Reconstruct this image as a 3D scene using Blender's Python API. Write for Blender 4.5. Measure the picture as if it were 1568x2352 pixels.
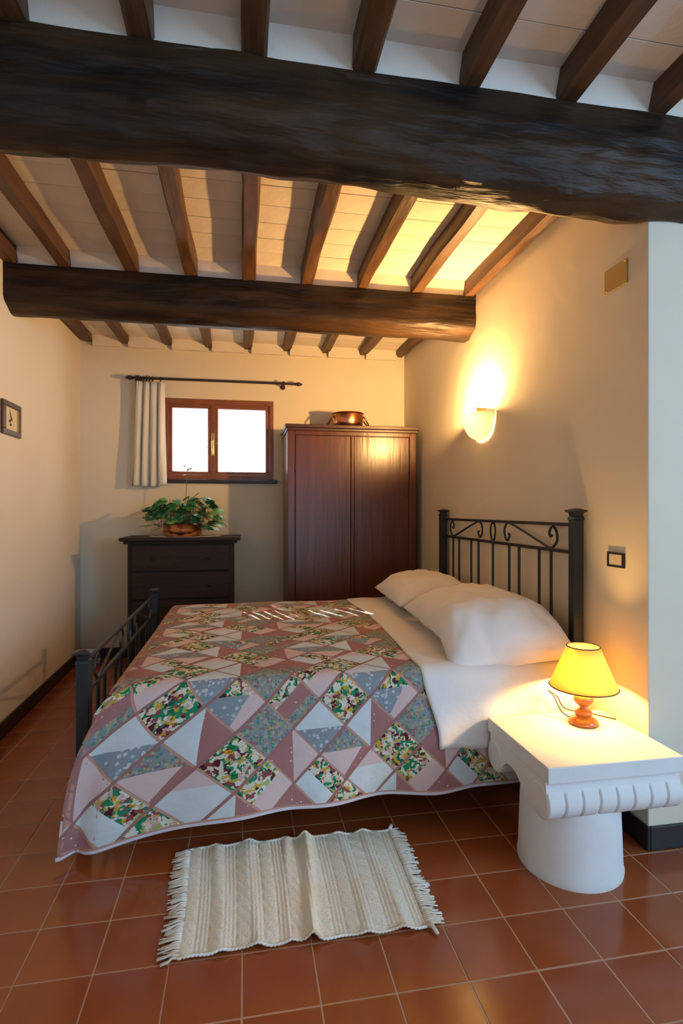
import bpy, bmesh, math, random
from mathutils import Vector, Matrix, noise
random.seed(7)
for o in list(bpy.data.objects): bpy.data.objects.remove(o)
scene = bpy.context.scene
COL = scene.collection
R = math.radians

# ------------------------------------------------------------------ camera
cam_d = bpy.data.cameras.new('camera'); cam = bpy.data.objects.new('camera', cam_d); COL.objects.link(cam)
cam_d.sensor_fit = 'VERTICAL'; cam_d.sensor_height = 36.0; cam_d.sensor_width = 24.0
cam_d.lens = 1253.0 / 2352.0 * 36.0
cam_d.shift_y = -4.5 / 2352.0
cam_d.clip_start = 0.02
cam.location = (0, 0, 1.265); cam.rotation_euler = (R(90), 0, R(-10.136))
scene.camera = cam

# ------------------------------------------------------------------ world, daylight, exposure
w = bpy.data.worlds.new('sky'); scene.world = w; w.use_nodes = True
bg = w.node_tree.nodes['Background']; bg.inputs[0].default_value = (.72, .86, 1.0, 1); bg.inputs[1].default_value = 1.6

def area(name, loc, rot, sx, sy, energy, col):
    d = bpy.data.lights.new(name, 'AREA'); d.shape = 'RECTANGLE'; d.size = sx; d.size_y = sy
    d.energy = energy; d.color = col
    o = bpy.data.objects.new(name, d); COL.objects.link(o); o.location = loc; o.rotation_euler = rot
    return o
# daylight through the wide window in the side wall of the front half of the room, right of the photographer
area('side_window_daylight', (3.66, -1.05, 1.75), (R(90), 0, R(90)), 2.3, 1.6, 138, (.32, .60, 1.0))
# added cool fill from behind the photographer, through an opening in the rear wall
area('rear_fill_light', (.9, -2.66, 1.2), (R(90), 0, 0), 1.5, 2.0, 16, (.33, .60, 1.0))
# daylight outside the small window of the back wall
area('window_daylight', (-.2, 5.42, 1.95), (R(-90), 0, 0), 1.3, 1.1, 9, (.82, .92, 1.0))
sd = bpy.data.lights.new('sun', 'SUN'); sd.energy = 20; sd.angle = R(.3); sd.color = (1, .96, .88)
so = bpy.data.objects.new('sun', sd); COL.objects.link(so)
so.rotation_euler = Vector((.38, -1.0, -.78)).to_track_quat('-Z', 'Y').to_euler()

vs = scene.view_settings
vs.view_transform = 'Standard'; vs.look = 'None'; vs.gamma = 1; vs.use_curve_mapping = False; vs.exposure = 0.06
cy = scene.cycles; cy.max_bounces = 6; cy.diffuse_bounces = 3; cy.glossy_bounces = 3; cy.transmission_bounces = 4; cy.caustics_reflective = False; cy.caustics_refractive = False

# ------------------------------------------------------------------ materials
MATS = {}
def mat(name, col, rough=.6, metal=0, spec=.5, bump=None, var=None, coat=0, trans=None, emit=None, vec='Object', var2=None):
    """principled material; bump=(scale, strength, stretch), var=(scale, second colour, stretch)"""
    m = bpy.data.materials.new(name); m.use_nodes = True
    nt = m.node_tree; N = nt.nodes; L = nt.links; p = N['Principled BSDF']
    p.inputs['Base Color'].default_value = (*col, 1); p.inputs['Roughness'].default_value = rough
    p.inputs['Metallic'].default_value = metal; p.inputs['Specular IOR Level'].default_value = spec
    if coat: p.inputs['Coat Weight'].default_value = coat; p.inputs['Coat Roughness'].default_value = .12
    tc = N.new('ShaderNodeTexCoord')
    def tex(scale, stretch, detail=5):
        mp = N.new('ShaderNodeMapping'); mp.inputs['Scale'].default_value = stretch or (1, 1, 1)
        L.new(tc.outputs[vec], mp.inputs[0])
        n = N.new('ShaderNodeTexNoise'); n.inputs['Scale'].default_value = scale; n.inputs['Detail'].default_value = detail
        L.new(mp.outputs[0], n.inputs['Vector']); return n
    if var:
        n = tex(var[0], var[2] if len(var) > 2 else None)
        r = N.new('ShaderNodeValToRGB'); r.color_ramp.elements[0].position = .32; r.color_ramp.elements[1].position = .7
        r.color_ramp.elements[0].color = (*col, 1); r.color_ramp.elements[1].color = (*var[1], 1)
        L.new(n.outputs['Fac'], r.inputs[0]); L.new(r.outputs[0], p.inputs['Base Color'])
    if bump:
        n = tex(bump[0], bump[2] if len(bump) > 2 else None, 8)
        b = N.new('ShaderNodeBump'); b.inputs['Strength'].default_value = bump[1]; b.inputs['Distance'].default_value = .02
        L.new(n.outputs['Fac'], b.inputs['Height']); L.new(b.outputs[0], p.inputs['Normal'])
    if trans:                                   # thin translucent cloth
        out = N['Material Output']; t = N.new('ShaderNodeBsdfTranslucent'); t.inputs[0].default_value = (*trans[1], 1)
        mx = N.new('ShaderNodeMixShader'); mx.inputs[0].default_value = trans[0]
        L.new(p.outputs[0], mx.inputs[1]); L.new(t.outputs[0], mx.inputs[2]); L.new(mx.outputs[0], out.inputs[0])
    if emit:
        p.inputs['Emission Color'].default_value = (*emit[0], 1); p.inputs['Emission Strength'].default_value = emit[1]
    MATS[name] = m
    return m

mat('wall', (.79, .705, .55), .9, spec=.2, bump=(9, .12), var=(1.3, (.75, .66, .50)))
mat('ceiling_plaster', (.78, .70, .60), .9, spec=.2, bump=(14, .25), var=(3, (.72, .63, .52)))
mat('terracotta', (.29, .060, .016), .15, spec=.5, bump=(3, .05), var=(2.2, (.37, .088, .022)))
mat('grout', (.52, .30, .17), .8)
mat('baseboard', (.016, .013, .012), .45)
mat('old_beam', (.008, .0065, .006), .46, spec=.22, bump=(11, 1.0, (.3, 1.6, 1.6)), var=(6, (.060, .030, .012), (.3, 2, 2)))
mat('joist_wood', (.055, .026, .012), .5, spec=.35, bump=(9, .5, (2, .25, 2)), var=(8, (.13, .060, .024), (3, .4, 3)))
mat('wardrobe_wood', (.075, .023, .009), .28, spec=.45, bump=(6, .06, (6, 6, .5)), var=(5, (.11, .034, .012), (7, 7, .4)))
mat('wardrobe_edge', (.050, .015, .008), .36)
mat('chest_wood', (.016, .009, .006), .5, spec=.25, bump=(6, .1, (.6, 6, 6)), var=(5, (.032, .016, .010), (.5, 6, 6)))
mat('window_wood', (.20, .062, .022), .38, var=(9, (.27, .09, .03), (1, 4, 1)))
mat('rod_wood', (.022, .011, .009), .4)
mat('iron', (.010, .014, .017), .42, spec=.5, bump=(60, .08))
mat('copper', (.62, .25, .11), .24, metal=1, bump=(25, .08))
mat('copper_dark', (.16, .075, .04), .3, metal=1)
mat('brass', (.75, .50, .18), .25, metal=1)
mat('glass_bowl', (.97, .95, .90), .5, trans=(.88, (1, .98, .92)))
mat('sheet', (.80, .76, .70), .85, spec=.15, bump=(45, .08), vec='Object')
mat('pillowcase', (.82, .78, .72), .85, spec=.15, bump=(30, .08))
mat('curtain', (.86, .83, .76), .9, spec=.1, trans=(.22, (.88, .84, .74)))
mat('lace', (.93, .95, .97), .9, spec=.1, trans=(.72, (.97, .98, 1)))
mat('plaster_stone', (.80, .79, .76), .75, spec=.25, bump=(16, .10), var=(5, (.74, .72, .68)))
mat('turned_wood', (.46, .125, .012), .3, coat=.4, var=(20, (.56, .17, .02), (1, 1, 4)))
mat('shade', (.93, .74, .34), .8, spec=.1, trans=(.68, (1.0, .82, .34)))
mat('shade_trim', (.10, .045, .02), .6)
mat('cable', (.035, .022, .015), .5)
mat('bulb', (1, .9, .7), .4, emit=((1, .78, .45), 14))
def clear_bulb():
    m = MATS['bulb']; nt = m.node_tree; N = nt.nodes; L = nt.links
    tr = N.new('ShaderNodeBsdfTransparent'); em = N.new('ShaderNodeEmission'); em.inputs[0].default_value = (1, .72, .36, 1); em.inputs[1].default_value = 9
    mx = N.new('ShaderNodeMixShader'); mx.inputs[0].default_value = .12
    L.new(tr.outputs[0], mx.inputs[1]); L.new(em.outputs[0], mx.inputs[2]); L.new(mx.outputs[0], N['Material Output'].inputs[0])
clear_bulb()
mat('rug_wool', (.93, .88, .74), .95, spec=.05, bump=(160, .35), var=(7, (.90, .82, .63)))
mat('rug_fringe', (.93, .90, .82), .95, spec=.05, var=(14, (.70, .55, .36)))
mat('leaf', (.03, .16, .055), .28, spec=.7, var=(9, (.08, .28, .10)))
mat('leaf_pale', (.12, .30, .09), .35, spec=.5, var=(9, (.18, .38, .12)))
mat('stem', (.16, .15, .05), .6)
mat('soil', (.03, .02, .014), .95)
mat('doily', (.78, .74, .66), .9)
mat('frame_wood', (.085, .030, .014), .4)
mat('print_paper', (.72, .60, .36), .8)
mat('ink', (.05, .04, .03), .9)
mat('glazing_strip', (.60, .37, .10), .4)
mat('yellowed_plastic', (.46, .29, .07), .55)
mat('black_plastic', (.012, .012, .012), .4)
mat('switch_plate', (.66, .54, .38), .5)
mat('quilt_back', (.62, .52, .55), .9, spec=.1)
mat('quilt_binding', (.66, .60, .66), .9, spec=.1)
mat('sash_mauve', (.36, .16, .14), .9, spec=.1)
mat('quilt_sash', (.56, .30, .22), .9, spec=.1)
mat('patch_pale', (.60, .64, .62), .9, spec=.1, vec='UV', bump=(30, .2), var=(12, (.66, .70, .69)))
mat('patch_pink', (.68, .50, .46), .9, spec=.1, vec='UV', bump=(30, .2))

def speckle(name, base, dots, scale, rad, seed=0):
    """printed cotton: dots of several colours on a ground"""
    m = mat(name, base, .9, spec=.1); nt = m.node_tree; N = nt.nodes; L = nt.links; p = N['Principled BSDF']
    tc = N.new('ShaderNodeTexCoord')
    v = N.new('ShaderNodeTexVoronoi'); v.inputs['Scale'].default_value = scale
    L.new(tc.outputs['UV'], v.inputs['Vector'])
    r = N.new('ShaderNodeMath'); r.operation = 'LESS_THAN'; r.inputs[1].default_value = rad; L.new(v.outputs['Distance'], r.inputs[0])
    cr = N.new('ShaderNodeValToRGB'); cr.color_ramp.interpolation = 'CONSTANT'
    els = cr.color_ramp.elements
    while len(els) < len(dots): els.new(.5)
    for k, c in enumerate(dots): els[k].position = k / len(dots); els[k].color = (*c, 1)
    sp = N.new('ShaderNodeSeparateColor'); L.new(v.outputs['Color'], sp.inputs[0]); L.new(sp.outputs[0], cr.inputs[0])
    mx = N.new('ShaderNodeMix'); mx.data_type = 'RGBA'; mx.inputs[6].default_value = (*base, 1)
    L.new(r.outputs[0], mx.inputs[0]); L.new(cr.outputs[0], mx.inputs[7]); L.new(mx.outputs[2], p.inputs['Base Color'])
    return m
speckle('patch_mauve', (.38, .175, .16), [(.68, .56, .50), (.38, .175, .16), (.39, .18, .165)], 52, .20)
speckle('patch_blue', (.25, .29, .31), [(.54, .56, .54), (.46, .50, .50), (.26, .30, .32)], 62, .40)
speckle('patch_teal', (.25, .29, .25), [(.32, .15, .15), (.08, .25, .19), (.46, .34, .17), (.24, .26, .33), (.40, .38, .30)], 100, .55)
def floral(name):
    m = mat(name, (.66, .60, .48), .9, spec=.1); nt = m.node_tree; N = nt.nodes; L = nt.links; p = N['Principled BSDF']
    tc = N.new('ShaderNodeTexCoord')
    n0 = N.new('ShaderNodeTexNoise'); n0.inputs['Scale'].default_value = 38; n0.inputs['Detail'].default_value = 3
    L.new(tc.outputs['UV'], n0.inputs['Vector'])
    sc_ = N.new('ShaderNodeVectorMath'); sc_.operation = 'SCALE'; sc_.inputs['Scale'].default_value = .055; L.new(n0.outputs['Color'], sc_.inputs[0])
    ad = N.new('ShaderNodeVectorMath'); ad.operation = 'ADD'; L.new(tc.outputs['UV'], ad.inputs[0]); L.new(sc_.outputs[0], ad.inputs[1])
    v = N.new('ShaderNodeTexVoronoi'); v.inputs['Scale'].default_value = 72; L.new(ad.outputs[0], v.inputs['Vector'])
    sp = N.new('ShaderNodeSeparateColor'); L.new(v.outputs['Color'], sp.inputs[0])
    cr = N.new('ShaderNodeValToRGB'); cr.color_ramp.interpolation = 'CONSTANT'; els = cr.color_ramp.elements
    cols = [(.70, .66, .52), (.008, .17, .07), (.66, .60, .46), (.60, .34, .035), (.02, .25, .12), (.26, .07, .065), (.72, .68, .56), (.38, .42, .12), (.10, .02, .03), (.62, .38, .33), (.03, .21, .10), (.70, .62, .44)]
    while len(els) < len(cols): els.new(.5)
    for k, c in enumerate(cols): els[k].position = k / len(cols); els[k].color = (*c, 1)
    L.new(sp.outputs[0], cr.inputs[0]); L.new(cr.outputs[0], p.inputs['Base Color'])
floral('patch_floral')

# ------------------------------------------------------------------ helpers
def bx(bm, x0, x1, y0, y1, z0, z1, bevel=0, seg=1):
    vs_ = bmesh.ops.create_cube(bm, size=1)['verts']
    for v in vs_: v.co = Vector((x0 + (v.co.x + .5) * (x1 - x0), y0 + (v.co.y + .5) * (y1 - y0), z0 + (v.co.z + .5) * (z1 - z0)))
    if bevel:
        es = list({e for v in vs_ for e in v.link_edges})
        bmesh.ops.bevel(bm, geom=es, offset=bevel, segments=seg, affect='EDGES', profile=.6)
    return bm
def lathe(bm, prof, c=(0, 0, 0), seg=28, axis='Z', a0=0, a1=2 * math.pi):
    """prof = [(r, h)] revolved about an axis through c"""
    full = abs(a1 - a0 - 2 * math.pi) < 1e-6; n = seg if full else seg + 1
    rows = []
    for r, h in prof:
        row = []
        for k in range(n):
            a = a0 + (a1 - a0) * k / seg
            if axis == 'Z': q = (r * math.cos(a), r * math.sin(a), h)
            elif axis == 'X': q = (h, r * math.cos(a), r * math.sin(a))
            else: q = (r * math.cos(a), h, r * math.sin(a))
            row.append(bm.verts.new(Vector(q) + Vector(c)))
        rows.append(row)
    for i in range(len(rows) - 1):
        for k in range(seg):
            k2 = (k + 1) % n
            try: bm.faces.new((rows[i][k], rows[i][k2], rows[i + 1][k2], rows[i + 1][k]))
            except ValueError: pass
    bmesh.ops.remove_doubles(bm, verts=[v for r_ in rows for v in r_], dist=1e-5)
    return bm
def tube(bm, pts, r, seg=8, caps=True):
    pts = [Vector(p) for p in pts]; rows = []; up = None
    for i, p in enumerate(pts):
        t = (pts[min(i + 1, len(pts) - 1)] - pts[max(i - 1, 0)]).normalized()
        if up is None: up = Vector((0, 0, 1)) if abs(t.z) < .9 else Vector((1, 0, 0))
        s = t.cross(up).normalized(); up = s.cross(t).normalized()
        rr = r(i / max(1, len(pts) - 1)) if callable(r) else r
        rows.append([bm.verts.new(p + (s * math.cos(a) + up * math.sin(a)) * rr) for a in [2 * math.pi * k / seg for k in range(seg)]])
    for i in range(len(rows) - 1):
        for k in range(seg): bm.faces.new((rows[i][k], rows[i][(k + 1) % seg], rows[i + 1][(k + 1) % seg], rows[i + 1][k]))
    if caps: bm.faces.new(rows[0][::-1]); bm.faces.new(rows[-1])
    return bm
def prism(bm, poly, axis, a, b):
    """extrude a 2D polygon along an axis from a to b; poly in the other two axes' order"""
    def P(p, h): return {'X': (h, p[0], p[1]), 'Y': (p[0], h, p[1]), 'Z': (p[0], p[1], h)}[axis]
    A = [bm.verts.new(P(p, a)) for p in poly]; B = [bm.verts.new(P(p, b)) for p in poly]; n = len(poly)
    bm.faces.new(A); bm.faces.new(B[::-1])
    for k in range(n): bm.faces.new((A[k], B[k], B[(k + 1) % n], A[(k + 1) % n]))
    return bm
def grid(bm, f, nu, nv, uvf=None):
    """surface f(u, v), u and v in 0..1"""
    V = [[bm.verts.new(f(i / nu, j / nv)) for j in range(nv + 1)] for i in range(nu + 1)]
    for i in range(nu):
        for j in range(nv): bm.faces.new((V[i][j], V[i + 1][j], V[i + 1][j + 1], V[i][j + 1]))
    return V
def B(): return bmesh.new()
def wloc(o):
    v = Vector((0, 0, 0))
    while o is not None: v += o.location; o = o.parent
    return v
def obj(name, bm, m, parent=None, smooth=False, angle=None, recalc=True):
    """link a bmesh given in world coordinates as one mesh object"""
    if recalc: bmesh.ops.recalc_face_normals(bm, faces=bm.faces[:])
    if parent is not None: off = wloc(parent)
    else:
        xs = [v.co for v in bm.verts]
        off = Vector(((min(v.x for v in xs) + max(v.x for v in xs)) / 2, (min(v.y for v in xs) + max(v.y for v in xs)) / 2, min(v.z for v in xs)))
    bmesh.ops.translate(bm, verts=bm.verts[:], vec=-off)
    me = bpy.data.meshes.new(name); bm.to_mesh(me); bm.free()
    o = bpy.data.objects.new(name, me); COL.objects.link(o)
    if parent is not None: o.parent = parent
    else: o.location = off
    me.materials.append(MATS[m] if isinstance(m, str) else m)
    if smooth:
        for p in me.polygons: p.use_smooth = True
        if angle: me.set_sharp_from_angle(angle=R(angle))
    return o
def tag(o, label, cat, group=None):
    o['label'] = label; o['category'] = cat
    if group: o['group'] = group
    return o
def thing(name, label, cat, loc, group=None):
    o = bpy.data.objects.new(name, None); COL.objects.link(o); o.location = loc; o.empty_display_size = .05
    return tag(o, label, cat, group)
def struct(o): o['kind'] = 'structure'; return o

XR, YB, YP = 1.483, 4.946, 1.80          # right wall, back wall, face of the wall return
def xl(y): return -1.325 - (y - 3.27) * .0245      # left wall, slightly out of square
ZC = 2.742                                # underside of the ceiling tiles
YR = -2.4                                 # wall behind the photographer

# ------------------------------------------------------------------ structure: floor
bm = B(); bx(bm, -1.6, 3.6, YR - .2, YB + .2, -.12, -.0012)
floor = struct(obj('floor', bm, 'grout'))
floor['label'] = 'glossy terracotta tiled floor with pale grout lines'
X0, Y0, T, G = -.005, 1.381, .2, .0042
def tile_bm():
    b = B(); bx(b, -T / 2 + G / 2, T / 2 - G / 2, -T / 2 + G / 2, T / 2 - G / 2, -.02, 0, .0012); return b
tb = tile_bm(); tile_me = bpy.data.meshes.new('floor_tile'); tb.to_mesh(tile_me); tb.free(); tile_me.materials.append(MATS['terracotta'])
rest = B()
rng = random.Random(3)
for i in range(-8, 18):
    for j in range(-19, 18):
        cx_, cy_ = X0 + (i + .5) * T, Y0 + (j + .5) * T
        if cx_ < xl(cy_) - .08 or cx_ > 3.5 or cy_ < YR or cy_ > YB: continue
        if cx_ > XR + .09 and cy_ > YP + .09: continue
        dx = cx_ * math.cos(R(10.136)) - cy_ * math.sin(R(10.136)); dz = cx_ * math.sin(R(10.136)) + cy_ * math.cos(R(10.136))
        vis = dz > 1.18 and abs(dx / dz) < .66
        bed = -.38 < cx_ < 1.5 and 2.25 < cy_ < 3.9
        behind = cy_ > 3.9 and cx_ > -.95
        if vis and not bed and not behind:
            o = bpy.data.objects.new('floor_tile', tile_me); COL.objects.link(o); o.parent = floor
            o.location = Vector((cx_, cy_, rng.uniform(-.0006, .0003))) - floor.location
            o.rotation_euler = (R(rng.uniform(-.12, .12)), R(rng.uniform(-.12, .12)), 0)
        else:
            bx(rest, cx_ - T / 2 + G / 2, cx_ + T / 2 - G / 2, cy_ - T / 2 + G / 2, cy_ + T / 2 - G / 2, -.02, 0)
o = obj('tile_field', rest, 'terracotta', floor); o['kind'] = 'stuff'

# ------------------------------------------------------------------ structure: walls
WZ = 2.95
bm = B(); prism(bm, [(xl(YR - .2), YR - .2), (xl(YB + .2), YB + .2), (-1.75, YB + .2), (-1.75, YR - .2)], 'Z', 0, WZ)
struct(obj('wall_left', bm, 'wall'))
# back wall with the window opening
WX0, WX1, WZ0, WZ1 = -.70, .262, 1.535, 2.243
bm = B()
for a, b_, c, d in [(-1.75, WX0, 0, WZ), (WX1, 1.7, 0, WZ), (WX0, WX1, 0, WZ0), (WX0, WX1, WZ1, WZ)]: bx(bm, a, b_, YB, YB + .34, c, d)
struct(obj('wall_back', bm, 'wall'))
bm = B(); bx(bm, XR, 3.6, YP, YB, 0, WZ, .006, 2)
struct(obj('wall_right', bm, 'wall'))
bm = B()
for a, b_, c, d in [(YR - .2, -2.25, 0, WZ), (.15, YP, 0, WZ), (-2.25, .15, 0, .9), (-2.25, .15, 2.6, WZ)]: bx(bm, 3.4, 3.6, a, b_, c, d)
struct(obj('wall_side', bm, 'wall'))
bm = B()
for a, b_, c, d in [(-1.75, .1, 0, WZ), (1.7, 3.4, 0, WZ), (.1, 1.7, 2.25, WZ)]: bx(bm, a, b_, YR - .2, YR, c, d)
struct(obj('wall_rear', bm, 'wall'))
# skirting
bm = B(); prism(bm, [(xl(YR), YR), (xl(YR) + .013, YR), (xl(YB) + .013, YB), (xl(YB), YB)], 'Z', 0, .088)
struct(obj('baseboard_left', bm, 'baseboard'))
bm = B(); bx(bm, xl(YB) + .013, XR - .012, YB - .013, YB, 0, .088, .003); struct(obj('baseboard_back', bm, 'baseboard'))
bm = B(); bx(bm, XR - .012, XR, YP - .012, YB - .013, 0, .088, .003); struct(obj('baseboard_right', bm, 'baseboard'))
bm = B(); bx(bm, XR, 3.4, YP - .012, YP, 0, .088, .003); struct(obj('baseboard_front', bm, 'baseboard'))

# ------------------------------------------------------------------ structure: ceiling tiles on joists on beams
bm = B(); bx(bm, -1.75, 3.6, YR - .2, YB + .34, ZC + .03, ZC + .2)
ceiling = struct(obj('ceiling', bm, 'ceiling_plaster'))
ceiling['label'] = 'plastered flat ceiling tiles laid between dark joists'
JX = [-1.305, -1.005, -.645, -.305, .035, .378, .728, 1.078, 1.432]
JFRONT = [1.785, 2.13, 2.47, 2.81, 3.15]
JW = .078
ORD = ['joist tight against the left wall', 'second joist from the left wall', 'third joist from the left wall', 'fourth joist from the left wall',
       'fifth joist from the left wall, running almost straight away', 'fourth joist from the right wall', 'third joist from the right wall',
       'second joist from the right wall', 'joist lying against the right wall above the lit sconce']
def joist(x, y0, y1, name_label, seed):
    b = B(); n = int((y1 - y0) / .09); rows = []
    prof = [(-.5, 0, .10), (-.5, .12, 0), (-.5, 1, 0), (.5, 1, 0), (.5, .12, 0), (.5, 0, .10)]
    ws = JW * random.uniform(.93, 1.12)
    for i in range(n + 1):
        y = y0 + (y1 - y0) * i / n
        zb = 2.652 + max(0, (y - 3.6)) * .036
        zb = min(zb, 2.70)
        row = []
        for k, (px, pz, ch) in enumerate(prof):
            nx = noise.noise(Vector((seed * 3.1 + k * .4, y * 2.2, 0))) * .010 + noise.noise(Vector((seed * 1.7, y * .9, 5))) * .012
            nz = noise.noise(Vector((seed * 2.3, y * 2.6, k * .5))) * .008 if pz < .5 else 0
            xx = x + (px - math.copysign(ch, px)) * ws + nx
            row.append(b.verts.new((xx, y, zb + pz * (ZC + .012 - zb) + nz)))
        rows.append(row)
    m_ = len(prof)
    for i in range(n):
        for k in range(m_): b.faces.new((rows[i][k], rows[i][(k + 1) % m_], rows[i + 1][(k + 1) % m_], rows[i + 1][k]))
    b.faces.new(rows[0]); b.faces.new(rows[-1][::-1])
    return tag(obj('ceiling_joist', b, 'joist_wood', smooth=True, angle=40), name_label, 'joist', 'joists under the ceiling')
for k, x in enumerate(JX):
    xx = max(x, xl(4.9) + .05) if k else xl(4.9) + .075
    joist(xx, YR, YB, 'dark brown ' + ORD[k], k + 1)
for k, x in enumerate(JFRONT[:1]):
    joist(x, YR, YP, 'dark joist in front of the big beam, furthest right at the top edge', 20 + k)
# ceiling tiles, one by one where they show
rng = random.Random(11)
ct = {}
def ceil_tile(wd):
    key = round(wd, 2)
    if key not in ct:
        b = B(); bx(b, -key / 2, key / 2, -.0805, .0805, 0, .026, .0015); me = bpy.data.meshes.new('ceiling_tile'); b.to_mesh(me); b.free()
        me.materials.append(MATS['ceiling_plaster']); ct[key] = me
    return ct[key]
edges = [xl(4.0) - .05] + JX
restc = B()
for k in range(len(JX) + 4):
    xa = ([xl(4.9) + .075] + JX[1:] + JFRONT)[k]
    xb = (JX[1:] + JFRONT + [3.55])[k]
    wd = round(xb - xa - .02, 2); xm = (xa + xb) / 2
    y = YR + .08
    while y < YB:
        show = (1.15 < y < 1.75 or 1.95 < y < 3.4 or 3.9 < y) and k < 9
        if xm > 1.5 and y > YP - .08: y += .1635; continue
        if show:
            o = bpy.data.objects.new('ceiling_tile', ceil_tile(wd)); COL.objects.link(o); o.parent = ceiling
            o.location = Vector((xm, y, ZC + rng.uniform(-.0015, .0015))) - ceiling.location
            o.rotation_euler = (R(rng.uniform(-.5, .5)), R(rng.uniform(-.3, .3)), 0)
        else: bx(restc, xm - wd / 2, xm + wd / 2, y - .0815, y + .0815, ZC, ZC + .026)
        y += .1635
o = obj('tile_field', restc, 'ceiling_plaster', ceiling); o['kind'] = 'stuff'

# the two big beams
def beam(name, label, x0, x1, prof, seed, amp, nx=110, sags=lambda x: 0):
    """prof: closed list of (y, z); rough hewn"""
    b = B(); rows = []
    P = []
    for k in range(len(prof)):           # refine the profile
        p, q = prof[k], prof[(k + 1) % len(prof)]
        n = max(1, int(math.dist(p, q) / .018))
        for t in range(n): P.append((p[0] + (q[0] - p[0]) * t / n, p[1] + (q[1] - p[1]) * t / n))
    yc = sum(p[0] for p in P) / len(P); zc = sum(p[1] for p in P) / len(P)
    for i in range(nx + 1):
        x = x0 + (x1 - x0) * i / nx; row = []
        sag = sags(x)
        for (y, z) in P:
            d = Vector((0, y - yc, z - zc)).normalized()
            nn = noise.noise(Vector((x * 1.1, y * 3 + seed, z * 3))) * .45 + noise.noise(Vector((x * 4, y * 9 + seed, z * 9))) * .55 + noise.noise(Vector((x * 8, y * 26 + seed, z * 26))) * .42 - .45 * max(0, noise.noise(Vector((x * 3.2, y * 40 + seed, z * 40)))) ** 1.5
            f = amp * nn
            if z > prof[0][1] - .02: f *= .25
            row.append(b.verts.new((x, y + d.y * f, z + d.z * f + sag * (0 if z > prof[0][1] - .02 else 1))))
        rows.append(row)
    m_ = len(P)
    for i in range(nx):
        for k in range(m_): b.faces.new((rows[i][k], rows[i][(k + 1) % m_], rows[i + 1][(k + 1) % m_], rows[i + 1][k]))
    b.faces.new(rows[0]); b.faces.new(rows[-1][::-1])
    return tag(obj(name, b, 'old_beam', smooth=True, angle=55), label, 'beam', 'big ceiling beams')
beam('ceiling_beam', 'huge rough-hewn near-black beam crossing the room nearest the camera', -1.27, 3.45,
     [(1.675, 2.645), (1.92, 2.645), (1.94, 2.50), (1.925, 2.43), (1.86, 2.365), (1.79, 2.335), (1.71, 2.36), (1.66, 2.43), (1.655, 2.55)], 1.0, .021, 460, lambda x: .022 * math.exp(-((x - .05) / .45) ** 2) - .012 * math.exp(-((x - .95) / .35) ** 2) + .006)
beam('ceiling_beam', 'squarer dark beam further back whose underside is lit by the sconce at the right wall', -1.34, XR + .002,
     [(3.335, 2.652), (3.55, 2.652), (3.55, 2.44), (3.515, 2.408), (3.45, 2.402), (3.348, 2.448), (3.335, 2.47)], 5.0, .010, 300)
# plaster infill between the joists on top of the beams
rng = random.Random(5)
allj = [xl(4.9) + .075] + JX[1:] + JFRONT
for (ya, yb_, z0) in [(1.695, 1.90, 2.648), (3.352, 3.53, 2.655), (YB - .03, YB, 2.66)]:
    for k in range(len(allj) - 1):
        xa, xb = allj[k] + .03, allj[k + 1] - .03
        if ya > 1.8 and xb > XR: continue
        if k > 9: continue
        b = B(); prism(b, [(ya, z0), (yb_, z0), (yb_ + (.03 if ya < 4 else 0), ZC + .004), (ya - .03, ZC + .004)], 'X', xa, xb)
        obj('plaster_infill', b, 'ceiling_plaster', ceiling)

# ------------------------------------------------------------------ window
win = bpy.data.objects.new('window_1', None); COL.objects.link(win); win.location = (-.22, YB, WZ0); struct(win)
win['label'] = 'small two-sash wooden window with lace panes'
yf0, yf1 = YB - .004, YB + .06
b = B(); fw = .05
for a, c, d, e in [(WX0, WX1, WZ1 - .045, WZ1), (WX0, WX1, WZ0, WZ0 + .042), (WX0, WX0 + fw, WZ0 + .042, WZ1 - .045), (WX1 - .035, WX1, WZ0 + .042, WZ1 - .045)]:
    bx(b, a, c, yf0, yf1, d, e, .003)
obj('window_frame', b, 'window_wood', win)
xm = -.27
def sash(x0, x1):
    z0, z1 = WZ0 + .034, WZ1 - .038; s = .042
    b = B(); ya, yb_ = YB + .012, YB + .052
    for a, c, d, e in [(x0, x1, z1 - s, z1), (x0, x1, z0, z0 + s - .006), (x0, x0 + s, z0 + s - .006, z1 - s), (x1 - s, x1, z0 + s - .006, z1 - s)]: bx(b, a, c, ya, yb_, d, e, .004)
    so_ = obj('sash', b, 'window_wood', win)
    g = mat('window_glass', (1, 1, 1), .02) if 'window_glass' not in MATS else MATS['window_glass']
    if not g.get('done'):
        nt = g.node_tree; N = nt.nodes; L = nt.links
        tr = N.new('ShaderNodeBsdfTransparent'); gl = N.new('ShaderNodeBsdfGlossy'); gl.inputs['Roughness'].default_value = .02
        mx = N.new('ShaderNodeMixShader'); mx.inputs[0].default_value = .06
        L.new(tr.outputs[0], mx.inputs[1]); L.new(gl.outputs[0], mx.inputs[2]); L.new(mx.outputs[0], N['Material Output'].inputs[0]); g['done'] = 1
    b = B(); bx(b, x0 + s - .006, x1 - s + .006, YB + .034, YB + .039, z0 + s - .012, z1 - s + .006)
    obj('pane', b, 'window_glass', so_)
    return so_
sash(WX0 + .04, xm - .002); sr = sash(xm + .002, WX1 - .028)
b = B(); bx(b, xm - .018, xm + .018, YB + .004, YB + .014, WZ0 + .045, WZ1 - .05, .003); obj('cover_strip', b, 'window_wood', win)
b = B(); bx(b, xm - .011, xm + .011, YB - .004, YB + .005, 1.745, 1.95, .002)
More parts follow.
